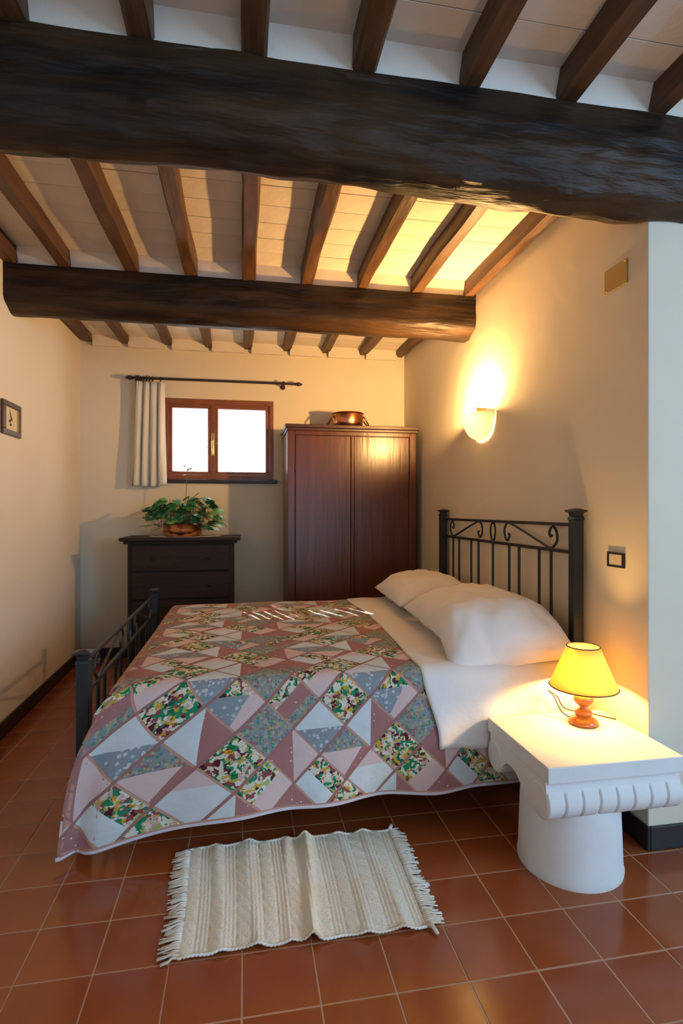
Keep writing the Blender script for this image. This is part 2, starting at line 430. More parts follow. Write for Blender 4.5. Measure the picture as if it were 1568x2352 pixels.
tube(b, [(xm, YB - .003, 1.875), (xm, YB - .03, 1.875), (xm - .004, YB - .036, 1.87), (xm + .004, YB - .038, 1.765)], .0075)
obj('handle', b, 'brass', win, smooth=True, angle=40)
b = B(); bx(b, xm - .055, xm + .05, YB - .014, YB - .004, 1.835, 1.842); bm_r = Matrix.Rotation(R(-28), 3, 'Y')
bmesh.ops.rotate(b, verts=b.verts[:], cent=(xm, YB, 1.84), matrix=bm_r); obj('handle_latch', b, 'brass', win)
b = B(); bx(b, WX0 - .03, WX1 + .03, YB - .035, YB + .06, WZ0 - .034, WZ0 - .002, .004); obj('window_sill', b, 'rod_wood', win)
# lace half-curtains hung on the sashes
def lace(x0, x1, label, ph):
    z0, z1 = WZ0 + .066, WZ1 - .093
    def f(u, v):
        x = x0 + (x1 - x0) * u; z = z0 + (z1 - z0) * v
        if v < .01: z += .007 * math.sin(u * 24 + ph)
        if v > .99: z += .006 * math.sin(u * 30 + ph)
        return (x, YB + .022 + .0045 * math.sin(u * 44 + ph), z)
    b = B(); V_ = grid(b, f, 140, 20)
    kill = []
    for i in (18, 19, 20, 21, 44, 45, 46, 47, 48, 78, 79, 80, 81, 110, 111, 112, 113):          # slits added so the sun throws streaks on the bed
        for j in range(7, 15):
            fc = set(V_[i][j].link_faces) & set(V_[i + 1][j + 1].link_faces); kill += list(fc)
    bmesh.ops.delete(b, geom=list(set(kill)), context='FACES')
    return tag(obj('lace_curtain', b, 'lace', smooth=True, recalc=False), label, 'curtain', 'lace on the window sashes')
lace(WX0 + .085, xm - .048, 'sheer white lace on the left window sash, beside the hanging curtain', 0)
lace(xm + .048, WX1 - .075, 'sheer white lace on the right window sash, nearer the wardrobe', 2)

# curtain rod with rings, and the drawn curtain
yr = YB - .09; zr = 2.386
rod = thing('curtain_rod', 'thin dark wooden curtain rod with pointed ends above the window', 'curtain rod', (-.24, yr, zr - .02))
b = B(); tube(b, [(-.93, yr, zr), (.455, yr, zr)], .0105, 12); obj('pole', b, 'rod_wood', rod, smooth=True, angle=40)
for s, xe in ((-1, -.925), (1, .452)):
    b = B(); lathe(b, [(0, 0), (.012, 0), (.017, .004), (.012, .010), (.018, .020), (.019, .028), (.012, .045), (.003, .062), (0, .064)], (0, 0, 0), 14, 'X')
    for v in b.verts: v.co = Vector((xe + s * v.co.x, yr + v.co.y, zr + v.co.z))
    obj('finial', b, 'rod_wood', rod, smooth=True)
for xe in (-.885, .345):
    b = B(); tube(b, [(xe, yr, zr - .014), (xe, YB - .012, zr - .014)], .008); lathe(b, [(0, 0), (.022, 0), (.022, .012), (0, .012)], (xe, YB - .012, zr - .014), 14, 'Y')
    lathe(b, [(.010, -.008), (.020, -.008), (.020, .008), (.010, .008)], (xe, yr, zr), 14, 'X')
    obj('bracket', b, 'rod_wood', rod, smooth=True, angle=40)
for xe in (-.90, -.86, -.84, -.815, -.79, -.765, -.70):
    b = B(); pts = [(xe, yr + .019 * math.cos(a), zr - .005 + .019 * math.sin(a)) for a in [2 * math.pi * k / 16 for k in range(17)]]
    tube(b, pts, .0042, 6, False); obj('ring', b, 'rod_wood', rod, smooth=True)
def curt(u, v):
    z = 2.352 + (1.470 - 2.352) * v
    wd = .245 + .045 * v; xa = -.915 - .028 * v
    ph = 2 * math.pi * 4.2 * u
    y = yr + .026 * math.sin(ph + .7 * math.sin(v * 2)) * (.75 + .35 * v) + .006 * math.sin(u * 40 + v * 5)
    if v < .06: y += .006 * math.sin(u * 130)
    return (xa + wd * u + .006 * math.cos(ph), y, z + .004 * math.sin(u * 9))
b = B(); grid(b, curt, 110, 26); cu = tag(obj('curtain', b, 'curtain', smooth=True), 'gathered cream linen curtain pushed to the left of the window', 'curtain')
sm = cu.modifiers.new('thick', 'SOLIDIFY'); sm.thickness = .003

# ------------------------------------------------------------------ wardrobe
WX, WXE, WYF = .348, 1.425, 4.40; wz = 1.945
wr = thing('wardrobe', 'tall two-door dark reddish wooden wardrobe in the back right corner', 'wardrobe', ((WX + WXE) / 2, 4.65, 0))
b = B(); bx(b, WX, WXE, WYF + .022, YB - .016, .06, wz - .035, .004); obj('body', b, 'wardrobe_wood', wr)
b = B(); bx(b, WX - .022, WXE + .022, WYF - .022, YB - .016, wz - .014, wz + .014, .004); bx(b, WX - .010, WXE + .010, WYF - .008, YB - .016, wz - .036, wz - .014, .003)
obj('cornice', b, 'wardrobe_edge', wr)
b = B(); bx(b, WX + .01, WXE - .01, WYF + .03, YB - .02, 0, .06); obj('plinth', b, 'wardrobe_edge', wr)
for xa in (WX, WXE - .058):
    b = B(); bx(b, xa, xa + .058, WYF + .004, WYF + .022, .06, wz - .036, .004); obj('stile', b, 'wardrobe_wood', wr)
b = B(); bx(b, WX + .058, WXE - .058, WYF + .004, WYF + .022, wz - .070, wz - .036, .003); obj('top_rail', b, 'wardrobe_wood', wr)
xmid = (WX + WXE) / 2 - .006
for k, (xa, xb) in enumerate(((WX + .061, xmid - .014), (xmid + .014, WXE - .061))):
    b = B(); bx(b, xa, xb, WYF + .008, WYF + .022, .075, wz - .073, .004); d_ = obj('door', b, 'wardrobe_wood', wr)
    for zz in (.4, 1.60):
        b = B(); xh = WX + .0595 if k == 0 else WXE - .0595
        tube(b, [(xh, WYF + .004, zz - .03), (xh, WYF + .004, zz + .03)], .005); obj('hinge', b, 'rod_wood', d_, smooth=True)
    if k:
        b = B(); lathe(b, [(0, 0), (.007, 0), (.007, -.003), (0, -.003)], (xa + .045, WYF + .008, 1.15), 14, 'Y'); obj('keyhole', b, 'copper_dark', d_)
b = B(); bx(b, xmid - .013, xmid + .013, WYF + .001, WYF + .02, .075, wz - .073, .005, 2); obj('batten', b, 'wardrobe_wood', wr)

# copper pot on the wardrobe
pc = (.885, 4.64, wz + .0145)
pot = thing('copper_pot', 'small shiny copper basin with two loop handles on top of the wardrobe', 'pot', pc)
b = B(); lathe(b, [(0, .0), (.105, .0), (.120, .008), (.132, .05), (.136, .10), (.133, .128), (.142, .134), (.140, .138), (.130, .134), (.128, .10), (.124, .05), (.112, .014), (0, .012)], pc, 36)
obj('bowl', b, 'copper', pot, smooth=True, angle=50)
for s in (-1, 1):
    b = B(); pts = []
    for k in range(15):
        a = math.pi * k / 14
        pts.append((pc[0] + s * (.133 + .052 * math.sin(a)), pc[1] + .045 * math.cos(a), pc[2] + .105 - .075 * math.sin(a)))
    tube(b, pts, .006, 8); obj('handle', b, 'copper_dark', pot, smooth=True)
    for yy in (-.045, .045):
        b = B(); lathe(b, [(0, 0), (.011, 0), (.008, .008), (0, .009)], (0, 0, 0), 10, 'X')
        for v in b.verts: v.co = Vector((pc[0] + s * (.124 + v.co.x), pc[1] + yy + v.co.y, pc[2] + .105 + v.co.z))
        obj('rivet', b, 'copper_dark', pot, smooth=True)

# ------------------------------------------------------------------ chest of drawers with the plant
CX0, CX1, CYF, CZ = -.90, -.083, 4.50, 1.028
ch = thing('chest_of_drawers', 'very dark wooden chest of drawers under the window', 'chest', ((CX0 + CX1) / 2, 4.7, 0))
b = B(); bx(b, CX0, CX1, CYF + .016, YB - .016, .05, CZ - .012, .004); obj('body', b, 'chest_wood', ch)
b = B(); bx(b, CX0 - .055, CX1 + .055, CYF - .045, YB - .016, CZ - .008, CZ + .020, .007, 2); bx(b, CX0 - .028, CX1 + .028, CYF - .018, YB - .016, CZ - .030, CZ - .008, .008, 2); obj('top', b, 'chest_wood', ch)
b = B(); bx(b, CX0 - .012, CX1 + .012, CYF + .002, YB - .016, 0, .05, .004); obj('plinth', b, 'chest_wood', ch)
for z0, z1 in ((.78, .985), (.56, .77), (.32, .55), (.07, .31)):
    b = B(); bx(b, CX0 + .03, CX1 - .03, CYF, CYF + .02, z0, z1, .006, 2); dr = obj('drawer', b, 'chest_wood', ch)
    for xx in (CX0 + .19, CX1 - .19):
        b = B(); lathe(b, [(0, 0), (.008, 0), (.007, -.012), (.014, -.018), (.012, -.026), (0, -.029)], (xx, CYF, (z0 + z1) / 2), 12, 'Y'); obj('knob', b, 'chest_wood', dr, smooth=True)
cz = CZ + .0205
b = B()
def doi(u, v):
    a = 2 * math.pi * u; r = .25 * (1 + .035 * math.sin(a * 16)) * max(v, .02)
    return (-.475 + r * math.cos(a) * 1.15, 4.69 + r * math.sin(a) * .75, cz + .0015 + .001 * math.sin(a * 16) * v)
grid(b, doi, 96, 4); bmesh.ops.remove_doubles(b, verts=b.verts[:], dist=1e-4)
do = tag(obj('doily', b, 'doily', smooth=True), 'flat pale crocheted doily under the copper planter on the chest', 'doily')
do.modifiers.new('t', 'SOLIDIFY').thickness = .0015
pc = (-.495, 4.66, cz + .0045)
pl = thing('potted_plant', 'bushy green houseplant in a low copper bowl on the dark chest', 'plant', pc)
b = B(); lathe(b, [(0, 0), (.135, 0), (.150, .010), (.157, .05), (.158, .092), (.162, .098), (.158, .101), (.152, .096), (.148, .05), (.14, .016), (0, .014)], pc, 40)
obj('planter', b, 'copper', pl, smooth=True, angle=50)
b = B(); lathe(b, [(0, .084), (.09, .082), (.149, .076), (.149, .06), (0, .06)], pc, 24); obj('soil', b, 'soil', pl)
def leaf_mesh(name, m, lobes):
    b = B(); outline = []
    n = 40
    for k in range(n):
        a = -math.pi + 2 * math.pi * k / n
        r = .55 + .45 * abs(math.cos(a * lobes / 2)) ** .7
        r *= .62 + .38 * math.cos(a / 2) ** 2
        outline.append((r * math.cos(a) * .5 + .40, r * math.sin(a) * .46))
    c = b.verts.new((.35, 0, 0)); V = [b.verts.new((x, y, -.22 * y * y - .16 * max(0, x - .3) ** 2 + .05 * abs(y))) for x, y in outline]
    Mi = [b.verts.new(((x + .35) / 2, y / 2, -.05 * y * y + .06 * abs(y))) for x, y in outline]
    for k in range(n):
        b.faces.new((V[k], V[(k + 1) % n], Mi[(k + 1) % n], Mi[k])); b.faces.new((Mi[k], Mi[(k + 1) % n], c))
    me = bpy.data.meshes.new(name); b.to_mesh(me); b.free(); me.materials.append(MATS[m])
    for p in me.polygons: p.use_smooth = True
    return me
L1, L2 = leaf_mesh('leaf', 'leaf', 5), leaf_mesh('leaf', 'leaf_pale', 3)
rng = random.Random(21)
stems = B()
base = Vector((pc[0], pc[1], pc[2] + .08))
def add_leaf(p, dirv, size, me):
    o = bpy.data.objects.new('leaf', me); COL.objects.link(o); o.parent = pl
    o.location = p - Vector(pc); o.scale = (size,) * 3
    q = dirv.to_track_quat('X', 'Z'); o.rotation_euler = (q.to_matrix() @ Matrix.Rotation(rng.uniform(-.7, .7), 3, 'X')).to_euler()
for k in range(88):
    az = rng.uniform(0, 2 * math.pi); el = rng.uniform(-.15, 1.15) if k > 16 else rng.uniform(.4, 1.3)
    rad = rng.uniform(.17, .25)
    d = Vector((math.cos(az) * math.cos(el) * 1.10, math.sin(az) * math.cos(el) * .72, math.sin(el) * 1.02))
    p = base + d * rad + Vector((.02, 0, .025))
    p.y = min(p.y, YB - .12)
    s0 = base + Vector((d.x * .2 * rng.random(), d.y * .3 * rng.random(), -.01))
    mid = (s0 + p) / 2 + Vector((0, 0, .045))
    tube(stems, [s0, (s0 * 2 + mid * 2) / 4 + Vector((0, 0, .01)), mid, p], .0022, 5)
    ld = Vector((d.x, d.y * .8, rng.uniform(-.55, .25))).normalized()
    add_leaf(p, ld, rng.uniform(.10, .155), L1 if rng.random() < .8 else L2)
for k in range(7):       # leaves falling over the rim on the right
    p = base + Vector((.10 + .022 * k, -.13 + .01 * rng.random(), max(.0, .035 - .011 * k))); tube(stems, [base + Vector((.06, -.06, 0)), base + Vector((.09, -.12, .045)), p], .002, 5)
    add_leaf(p, Vector((.75, -.35, -.30)).normalized(), .085, L1)
top = Vector((pc[0] + .035, pc[1], 1.62))
pts = [base, base + Vector((.02, 0, .2)), Vector((pc[0] + .028, pc[1], 1.45)), Vector((pc[0] + .032, pc[1], 1.55)), top]
tube(stems, pts, .0028, 5)
for k, (dx, dz, sz) in enumerate([(-.6, .35, .03), (.7, .2, .035), (.2, .8, .03), (-.5, -.2, .03), (.6, -.5, .028), (1, .5, .03)]):
    p = top + Vector((.012 * dx, -.004, -.02 * k)); add_leaf(p, Vector((dx, -.3, dz)).normalized(), sz * 1.2, L2)
o = obj('stems', stems, 'stem', pl, smooth=True)

# ------------------------------------------------------------------ bed frame
HX, YC = 1.44, 3.0
bed = thing('bed', 'black wrought iron double bed frame with scrolled headboard', 'bed', (.42, YC, 0))
def S(pts, n=14):
    """smooth path through control points (Catmull-Rom)"""
    out = []
    P = [pts[0]] + list(pts) + [pts[-1]]
    for i in range(1, len(P) - 2):
        for t in range(n):
            t_ = t / n; a, b_, c, d = P[i - 1], P[i], P[i + 1], P[i + 2]
            out.append(tuple(.5 * ((2 * b_[k]) + (-a[k] + c[k]) * t_ + (2 * a[k] - 5 * b_[k] + 4 * c[k] - d[k]) * t_ ** 2 + (-a[k] + 3 * b_[k] - 3 * c[k] + d[k]) * t_ ** 3) for k in range(2)))
    out.append(pts[-1]); return out
def bed_end(x, zt, z_up, z_lo, z_bot):
    for s in (-1, 1):
        yy = YC + s * .815
        b = B(); bx(b, x - .0235, x + .0235, yy - .0235, yy + .0235, 0, zt - .045, .003); po = obj('post', b, 'iron', bed)
        b = B(); r2 = math.sqrt(2)
        lathe(b, [(0, zt - .046), (.026 * r2, zt - .046), (.0235 * r2, zt - .034), (.020 * r2, zt - .030), (.022 * r2, zt - .016), (.034 * r2, zt - .009), (.034 * r2, zt - .004), (.012, zt + .004), (0, zt + .005)], (x, yy, 0), 4, 'Z', R(45), R(405))
        obj('finial', b, 'iron', po)
    for z in (z_up, z_lo, z_bot):
        b = B(); bx(b, x - .008, x + .008, YC - .793, YC + .793, z - .008, z + .008, .002); obj('rail', b, 'iron', bed)
    for d in (-.617, -.51, -.31, -.2, 0, .2, .31, .51, .617):
        b = B(); tube(b, [(x, YC + d, z_bot), (x, YC + d, z_lo)], .0075, 8); obj('bar', b, 'iron', bed, smooth=True, angle=50)
    h = z_up - z_lo - .014; z0 = z_lo + .008
    b = B(); tube(b, [(x, YC + .030 * math.cos(a), z0 + h / 2 + h * .49 * math.sin(a)) for a in [2 * math.pi * k / 28 for k in range(29)]], .006, 8, False); obj('oval_ring', b, 'iron', bed, smooth=True)
    for s in (-1, 1):
        path = [(.185, .42), (.172, .36), (.182, .25), (.205, .12), (.228, .18), (.250, .40), (.243, .70), (.215, .94), (.19, 1.0), (.27, .84), (.41, .50), (.54, .16), (.60, .0),
                (.635, .06), (.672, .35), (.668, .70), (.642, .93), (.618, .88), (.603, .68), (.612, .52), (.624, .56)]
        path = [(p if p[0] > .26 or True else p) for p in path]
        # the inner hook opens towards the middle of the bed end
        path = [((.40 - p[0]) if False else p[0], p[1]) for p in path]
        hook = [(.192, .46), (.204, .40), (.196, .24), (.180, .10), (.158, .22), (.145, .48), (.150, .76), (.172, .95), (.20, 1.0)]
        full = hook + [(.30, .78), (.42, .47), (.53, .18), (.60, .01)] + [(.637, .07), (.668, .35), (.664, .70), (.640, .93), (.617, .88), (.602, .68), (.612, .50), (.626, .56)]
        b = B(); tube(b, [(x, YC + s * p[0], z0 + h * p[1]) for p in S(full, 8)], .0062, 8); obj('scroll', b, 'iron', bed, smooth=True)
bed_end(HX, 1.268, 1.200, 1.077, .34)
bed_end(-.59, .738, .695, .572, .25)
for s in (-1, 1):
    b = B(); bx(b, -.566, HX - .024, YC + s * .76 - .012, YC + s * .76 + .012, .235, .285, .003); obj('side_rail', b, 'iron', bed)
b = B(); bx(b, -.48, 1.38, YC - .748, YC + .748, .27, .29); obj('base_board', b, 'chest_wood', bed)

# ------------------------------------------------------------------ mattress, quilt, sheet, pillows
YN, RF, ZT = 2.148, .052, .618
b = B(); bx(b, -.455, 1.395, 2.112, 3.86, .295, .598, .04, 4)
obj('mattress', b, 'sheet', bed, smooth=True)
def sst(a, b_, x):
    t = max(0, min(1, (x - a) / (b_ - a))); return t * t * (3 - 2 * t)
UF = -.452; RU = .035
def drape(u, w, off=0):
    """cloth point: u along the bed, w across (w<0 on top, w>0 hanging on the near side)"""
    ztop = ZT + .006 * noise.noise(Vector((u * 3, w * 3, 1))) + .004 * math.sin(u * 9 + w * 4) * .5
    ztop -= .010 * sst(-.25, -.45, u)
    x = u; dz = 0
    if u < UF:                                       # falls behind the footboard
        q = UF - u
        if q < math.pi / 2 * RU: x = UF - RU * math.sin(q / RU); dz = RU * (1 - math.cos(q / RU))
        else: x = UF - RU; dz = RU + q - math.pi / 2 * RU
        if w > 0: w = 0
    far = -(3.86 - YN) + .02
    if w <= 0:
        if w < far:
            q = far - w; y = YN - far
            if q < math.pi / 2 * RF: y += RF * math.sin(q / RF); z = ztop - RF * (1 - math.cos(q / RF))
            else: y += RF; z = ztop - RF - (q - math.pi / 2 * RF)
        else: y = YN - w; z = ztop
        z -= dz
    else:
        q = w; a = math.pi / 2 * RF
        if q < a: y = YN - RF * math.sin(q / RF); z = ztop - RF * (1 - math.cos(q / RF)); d = RF * (1 - math.cos(q / RF))
        else:
            d = q - a
            k = 1 + .25 * sst(.10, -.45, u)
            z = ztop - RF - d * k
            bil = d * .10 + d * (.050 * math.sin(u * 7.5 + .8) + .030 * math.sin(u * 17 + 2) + .03 * noise.noise(Vector((u * 5, d * 2, 3))))
            bil = bil * (1 - .85 * sst(.72, .95, u))
            crease = .05 * d / .45 * math.exp(-((u + .36 + .10 * d) / .03) ** 2)
            y = YN - RF - bil + crease
            d += RF
        fan = .215 * (1 - math.exp(-d / .17)) * sst(.10, -.46, u)
        x -= fan
        y = min(y, YN - .02 * min(1, q / .05))
    p = Vector((x, y, z))
    return p
def drn(u, w):
    e = .004
    a = drape(u + e, w) - drape(u - e, w); c = drape(u, w + e) - drape(u, w - e)
    n = c.cross(a) if True else a
    if n.length < 1e-9: return Vector((0, 0, 1))
    n.normalize()
    ref = Vector((-.3 if u < UF else 0, -1 if w > 0 else 0, 1))
    if n.dot(ref) < 0: n.negate()
    return n
W0, WH, U1 = -1.80, .500, 1.22
def hem(u): return WH
b = B()
us = [-.66 + (U1 + .66) * k / 120 for k in range(121)]
wsl = [W0 + (0 - W0) * k / 70 for k in range(70)] + [WH * k / 44 for k in range(45)]
V = {}
for i, u in enumerate(us):
    for j, w_ in enumerate(wsl):
        if u < UF - 1e-3 and w_ > 0: continue
        V[i, j] = b.verts.new(drape(u, w_))
for i in range(len(us) - 1):
    for j in range(len(wsl) - 1):
        ks = [(i, j), (i + 1, j), (i + 1, j + 1), (i, j + 1)]
        if all(k in V for k in ks): b.faces.new([V[k] for k in ks])
qt = thing('quilt', 'patchwork quilt of floral, mauve and blue diamonds spread over the bed', 'quilt', (.3, 2.9, .02))
qb = obj('quilt_body', b, 'quilt_sash', qt, smooth=True)
md = qb.modifiers.new('thick', 'SOLIDIFY'); md.thickness = .010; md.offset = 0
# patches
def clip(poly, ax, lim, keep_less):
    out = []
    for k in range(len(poly)):
        p, q = poly[k], poly[(k + 1) % len(poly)]
        ip = (p[ax] <= lim) == keep_less or p[ax] == lim; iq = (q[ax] <= lim) == keep_less or q[ax] == lim
        if ip: out.append(p)
        if ip != iq:
            t = (lim - p[ax]) / (q[ax] - p[ax]); out.append((p[0] + (q[0] - p[0]) * t, p[1] + (q[1] - p[1]) * t))
    return out
def half(poly, a, b_, side):
    """clip by the line a-b"""
    nx_, ny_ = -(b_[1] - a[1]), b_[0] - a[0]; out = []
    f = lambda p: ((p[0] - a[0]) * nx_ + (p[1] - a[1]) * ny_) * side
    for k in range(len(poly)):
        p, q = poly[k], poly[(k + 1) % len(poly)]; fp, fq = f(p), f(q)
        if fp >= 0: out.append(p)
        if fp * fq < 0: t = fp / (fp - fq); out.append((p[0] + (q[0] - p[0]) * t, p[1] + (q[1] - p[1]) * t))
    return out
DG = .1003                       # half diagonal of a block
FL, MV, BL, TE, PA, PK = 'patch_floral', 'patch_mauve', 'patch_blue', 'patch_teal', 'patch_pale', 'patch_pink'
def block(kind, c):
    """pieces of one diamond block as (polygon, material); y (second coordinate) grows downwards"""
    h = DG - .0055
    D = [(c[0], c[1] - h), (c[0] + h, c[1]), (c[0], c[1] + h), (c[0] - h, c[1])]
    X = lambda t: (c[0] + t * h); Y = lambda t: (c[1] + t * h)
    def cut(poly, p, q): return half(poly, (X(p[0]), Y(p[1])), (X(q[0]), Y(q[1])), 1), half(poly, (X(p[0]), Y(p[1])), (X(q[0]), Y(q[1])), -1)
    if kind == 'F': return [(D, FL)]
    if kind == 'T': return [(D, TE)]
    if kind == 'H': a, b_ = cut(D, (-1, .1), (1, .0)); return [(a, BL), (b_, PA)]
    if kind == 'V': a, b_ = cut(D, (.06, -1), (0, 1)); return [(a, PA), (b_, MV)]
    if kind == 'P': a, b_ = cut(D, (-.05, -1), (0, 1)); return [(a, MV), (b_, PK)]
    if kind == 'S':
        a, b_ = cut(D, (-.62, .25), (.25, -.62)); c2, d2 = cut(a, (-.28, .72), (.72, -.28)); 
        return [(b_, FL), (d2, MV), (c2, TE)]
    if kind == 'B':
        a, b_ = cut(D, (-1, -.25), (1, -.35)); c2, d2 = cut(a, (-.3, 1), (.45, -.4)); return [(b_, FL), (c2, PK), (d2, BL)]
    if kind == 'M':
        a, b_ = cut(D, (-1, -.05), (1, -.15)); c2, d2 = cut(a, (-.15, 1), (.75, -.2)); return [(b_, TE), (c2, MV), (d2, PK)]
    if kind == 'W':
        a, b_ = cut(D, (-1, -.32), (1, -.40)); c2, d2 = cut(a, (-1, .25), (.55, -.36)); return [(b_, PK), (a, PA)]
    if kind == 'Q': a, b_ = cut(D, (-1, .25), (1, .25)); return [(a, TE), (b_, MV)]
    if kind == 'K': a, b_ = cut(D, (-.55, -.55), (.6, .6)); return [(a, PA), (b_, FL)]
    if kind == 'R': a, b_ = cut(D, (-.6, .55), (.55, -.6)); return [(a, PK), (b_, FL)]
ROWS = ['FBS', 'VTH', 'MFP', 'WRK', 'FVQ', 'HTR']
pat = []       # (poly, mat)
ox, oy = .386, .112            # a floral block sits just below the fold here
for r_ in range(-19, 6):
    cy_ = oy + r_ * DG
    for c_ in range(-6, 6):
        cx_ = ox + (c_ + (.5 if r_ % 2 else 0)) * 2 * DG
        kind = ROWS[r_ % 6][(c_ + (r_ % 2) * 0) % 3]
        for poly, m in block(kind, (cx_, cy_)):
            if len(poly) < 3: continue
            for region in ('main', 'under'):
                P = poly
                umax, wmin = (.80, W0 + .14) if region == 'main' else (U1 - .02, .20)
                umin = -.60 if region == 'main' else .80
                for ax, lim, kl in ((0, umin, False), (0, umax, True), (1, wmin, False), (1, WH - .012, True)):
                    if len(P) >= 3: P = clip(P, ax, lim, kl)
                if len(P) < 3: continue
                if max(p[1] for p in P) > .001 and min(p[0] for p in P) < UF:      # no cloth in the cut-out corner
                    if max(p[0] for p in P) <= UF + .01: P = clip(P, 1, 0, True)
                    else: P = clip(P, 0, UF + .004, False)
                if len(P) < 3: continue
                A = abs(sum(P[k][0] * P[(k + 1) % len(P)][1] - P[(k + 1) % len(P)][0] * P[k][1] for k in range(len(P)))) / 2
                if A < .0006: continue
                pat.append((P, m))
SM = 'sash_mauve'
for k in range(-14, 22):                    # mauve strips along one set of seams
    c0 = (ox + oy) + DG + k * 2 * DG; hw = .0036
    for (ua, ub, wa, wb) in ((-.60, .80, W0 + .14, 0), (UF + .004, .80, 0, WH - .012), (.80, U1 - .02, .20, WH - .012)):
        # u + w = c0, one strip per region
        P = [(c0 - 3 - hw, 3 - hw), (c0 - 3 + hw, 3 + hw), (c0 + 3 + hw, -3 + hw), (c0 + 3 - hw, -3 - hw)]
        for ax, lim, kl in ((0, ua, False), (0, ub, True), (1, wa, False), (1, wb, True)):
            if len(P) >= 3: P = clip(P, ax, lim, kl)
        if len(P) >= 3: pat.append((P, SM))
print('patches', len(pat))
PATCH_LABEL = {FL: 'floral print patch', MV: 'mauve dotted patch', BL: 'blue-grey dotted patch', TE: 'teal print patch', PA: 'pale blue patch', PK: 'pink patch', SM: 'narrow mauve strip'}
for P, m in pat:
    b = B(); lay = b.loops.layers.uv.new('UVMap')
    vs_ = [b.verts.new((p[0], p[1], 0)) for p in P]
    try: b.faces.new(vs_)
    except ValueError: b.free(); continue
    u0, u1 = min(p[0] for p in P), max(p[0] for p in P); w0, w1 = min(p[1] for p in P), max(p[1] for p in P)
    stw = .026 if w1 > -.03 else .05
    for ax, a0, a1, st in ((0, u0, u1, .03 if w1 > 0 else .05), (1, w0, w1, stw)):
        k = math.ceil(a0 / st)
        while k * st < a1:
            co = (k * st, 0, 0) if ax == 0 else (0, k * st, 0); no = (1, 0, 0) if ax == 0 else (0, 1, 0)
            bmesh.ops.bisect_plane(b, geom=b.verts[:] + b.edges[:] + b.faces[:], dist=1e-5, plane_co=co, plane_no=no); k += 1
    n_ = len(P)
    for f in b.faces:
        for l in f.loops: l[lay].uv = (l.vert.co.x, l.vert.co.y)
    for v in b.verts:
        u, w_ = v.co.x, v.co.y
        dm = 9
        for k in range(n_):
            p, q = P[k], P[(k + 1) % n_]; ex, ey = q[0] - p[0], q[1] - p[1]; ll = ex * ex + ey * ey
            if ll < 1e-10: continue
            t = max(0, min(1, ((u - p[0]) * ex + (w_ - p[1]) * ey) / ll)); dm = min(dm, math.hypot(u - p[0] - t * ex, w_ - p[1] - t * ey))
        v.co = drape(u, w_) + drn(u, w_) * (.0068 if m == SM else .0062 + .004 * min(1, dm / .03))
    o = obj('sash_strip' if m == SM else 'quilt_patch', b, m, qt, smooth=True, recalc=False)
    o['label'] = PATCH_LABEL[m]
b = B(); tube(b, [drape(UF + (U1 - UF) * k / 120, WH) for k in range(121)], .0075, 8); obj('hem_binding', b, 'quilt_binding', qt, smooth=True)

# folded-over white sheet
def sheet_pt(u_, v_):
    w_ = -1.74 + (.335 + 1.74) * v_
    ul = .735 - .035 * sst(-.5, .1, w_) + .012 * math.sin(w_ * 5) + .045 * sst(.05, .3, w_) 
    u = ul + (1.385 - ul) * u_
    p = drape(u, w_ + .006 * math.sin(u * 22) * sst(.2, .33, w_))
    n = drn(u, w_)
    t = .0155 + .002 * math.sin(u * 31 + w_ * 7) + .010 * sst(.02, .25, w_) * (.6 + .6 * math.sin(u * 26 + 1.2 + w_ * 3))
    t -= .004 * sst(.03, 0, u_)
    return p + n * t
b = B(); grid(b, sheet_pt, 50, 110)
sh = tag(obj('bed_sheet', b, 'sheet', smooth=True), 'white sheet folded back over the quilt below the pillows', 'sheet')
sh.modifiers.new('t', 'SOLIDIFY').thickness = .004

def pillow(name, label, c, a, bb, h, tilt, yaw, seed, sagn):
    b = B(); n = 44; rows = {}
    M = Matrix.Rotation(R(yaw), 3, 'Z') @ Matrix.Rotation(R(-tilt), 3, 'Y')
    for side in (1, -1):
        for i in range(n + 1):
            for j in range(n + 1):
                s = -1 + 2 * i / n; t = -1 + 2 * j / n
                edge = max(abs(s), abs(t)) > .999
                if edge and side == -1: rows[side, i, j] = rows[1, i, j]; continue
                th = max(0, (1 - abs(s) ** 3.0)) ** .62 * max(0, (1 - abs(t) ** 3.4)) ** .62
                pin = 1 - .07 * (1 - abs(t) ** 2) * abs(s) ** 6 ; pin2 = 1 - .06 * (1 - abs(s) ** 2) * abs(t) ** 6
                x = a * s * pin; y = bb * t * pin2
                z = side * h * th * (1.0 if side > 0 else .55)
                nz = noise.noise(Vector((s * 2.2 + seed, t * 3.2, side))) * .020 + .016 * (.35 - abs(noise.noise(Vector((s * 2.0 + t * 1.6 + seed, t * 4.2 - s, side * 3))))) + noise.noise(Vector((s * 5 + t * 2 + seed, t * 6, side * 2))) * .009
                rad = math.hypot(abs(s) - 1, abs(t) - 1)
                nz += .010 * math.exp(-rad * 2.2) * math.sin(math.atan2(1 - abs(t), 1 - abs(s) + .01) * 13 + seed)
                z += nz * th ** .5 if th > 0 else 0
                z -= sagn * max(0, -t - .55) ** 1.4
                rows[side, i, j] = b.verts.new(M @ Vector((x, y, z)) + Vector(c))
    for side in (1, -1):
        for i in range(n):
            for j in range(n):
                q = [rows[side, i, j], rows[side, i + 1, j], rows[side, i + 1, j + 1], rows[side, i, j + 1]]
                b.faces.new(q if side > 0 else q[::-1])
    return tag(obj(name, b, 'pillowcase', smooth=True), label, 'pillow', 'white bed pillows')
pillow('pillow', 'far white pillow, nearer the wardrobe', (1.155, 3.455, .727), .245, .40, .115, 6, -3, 3.0, 0)
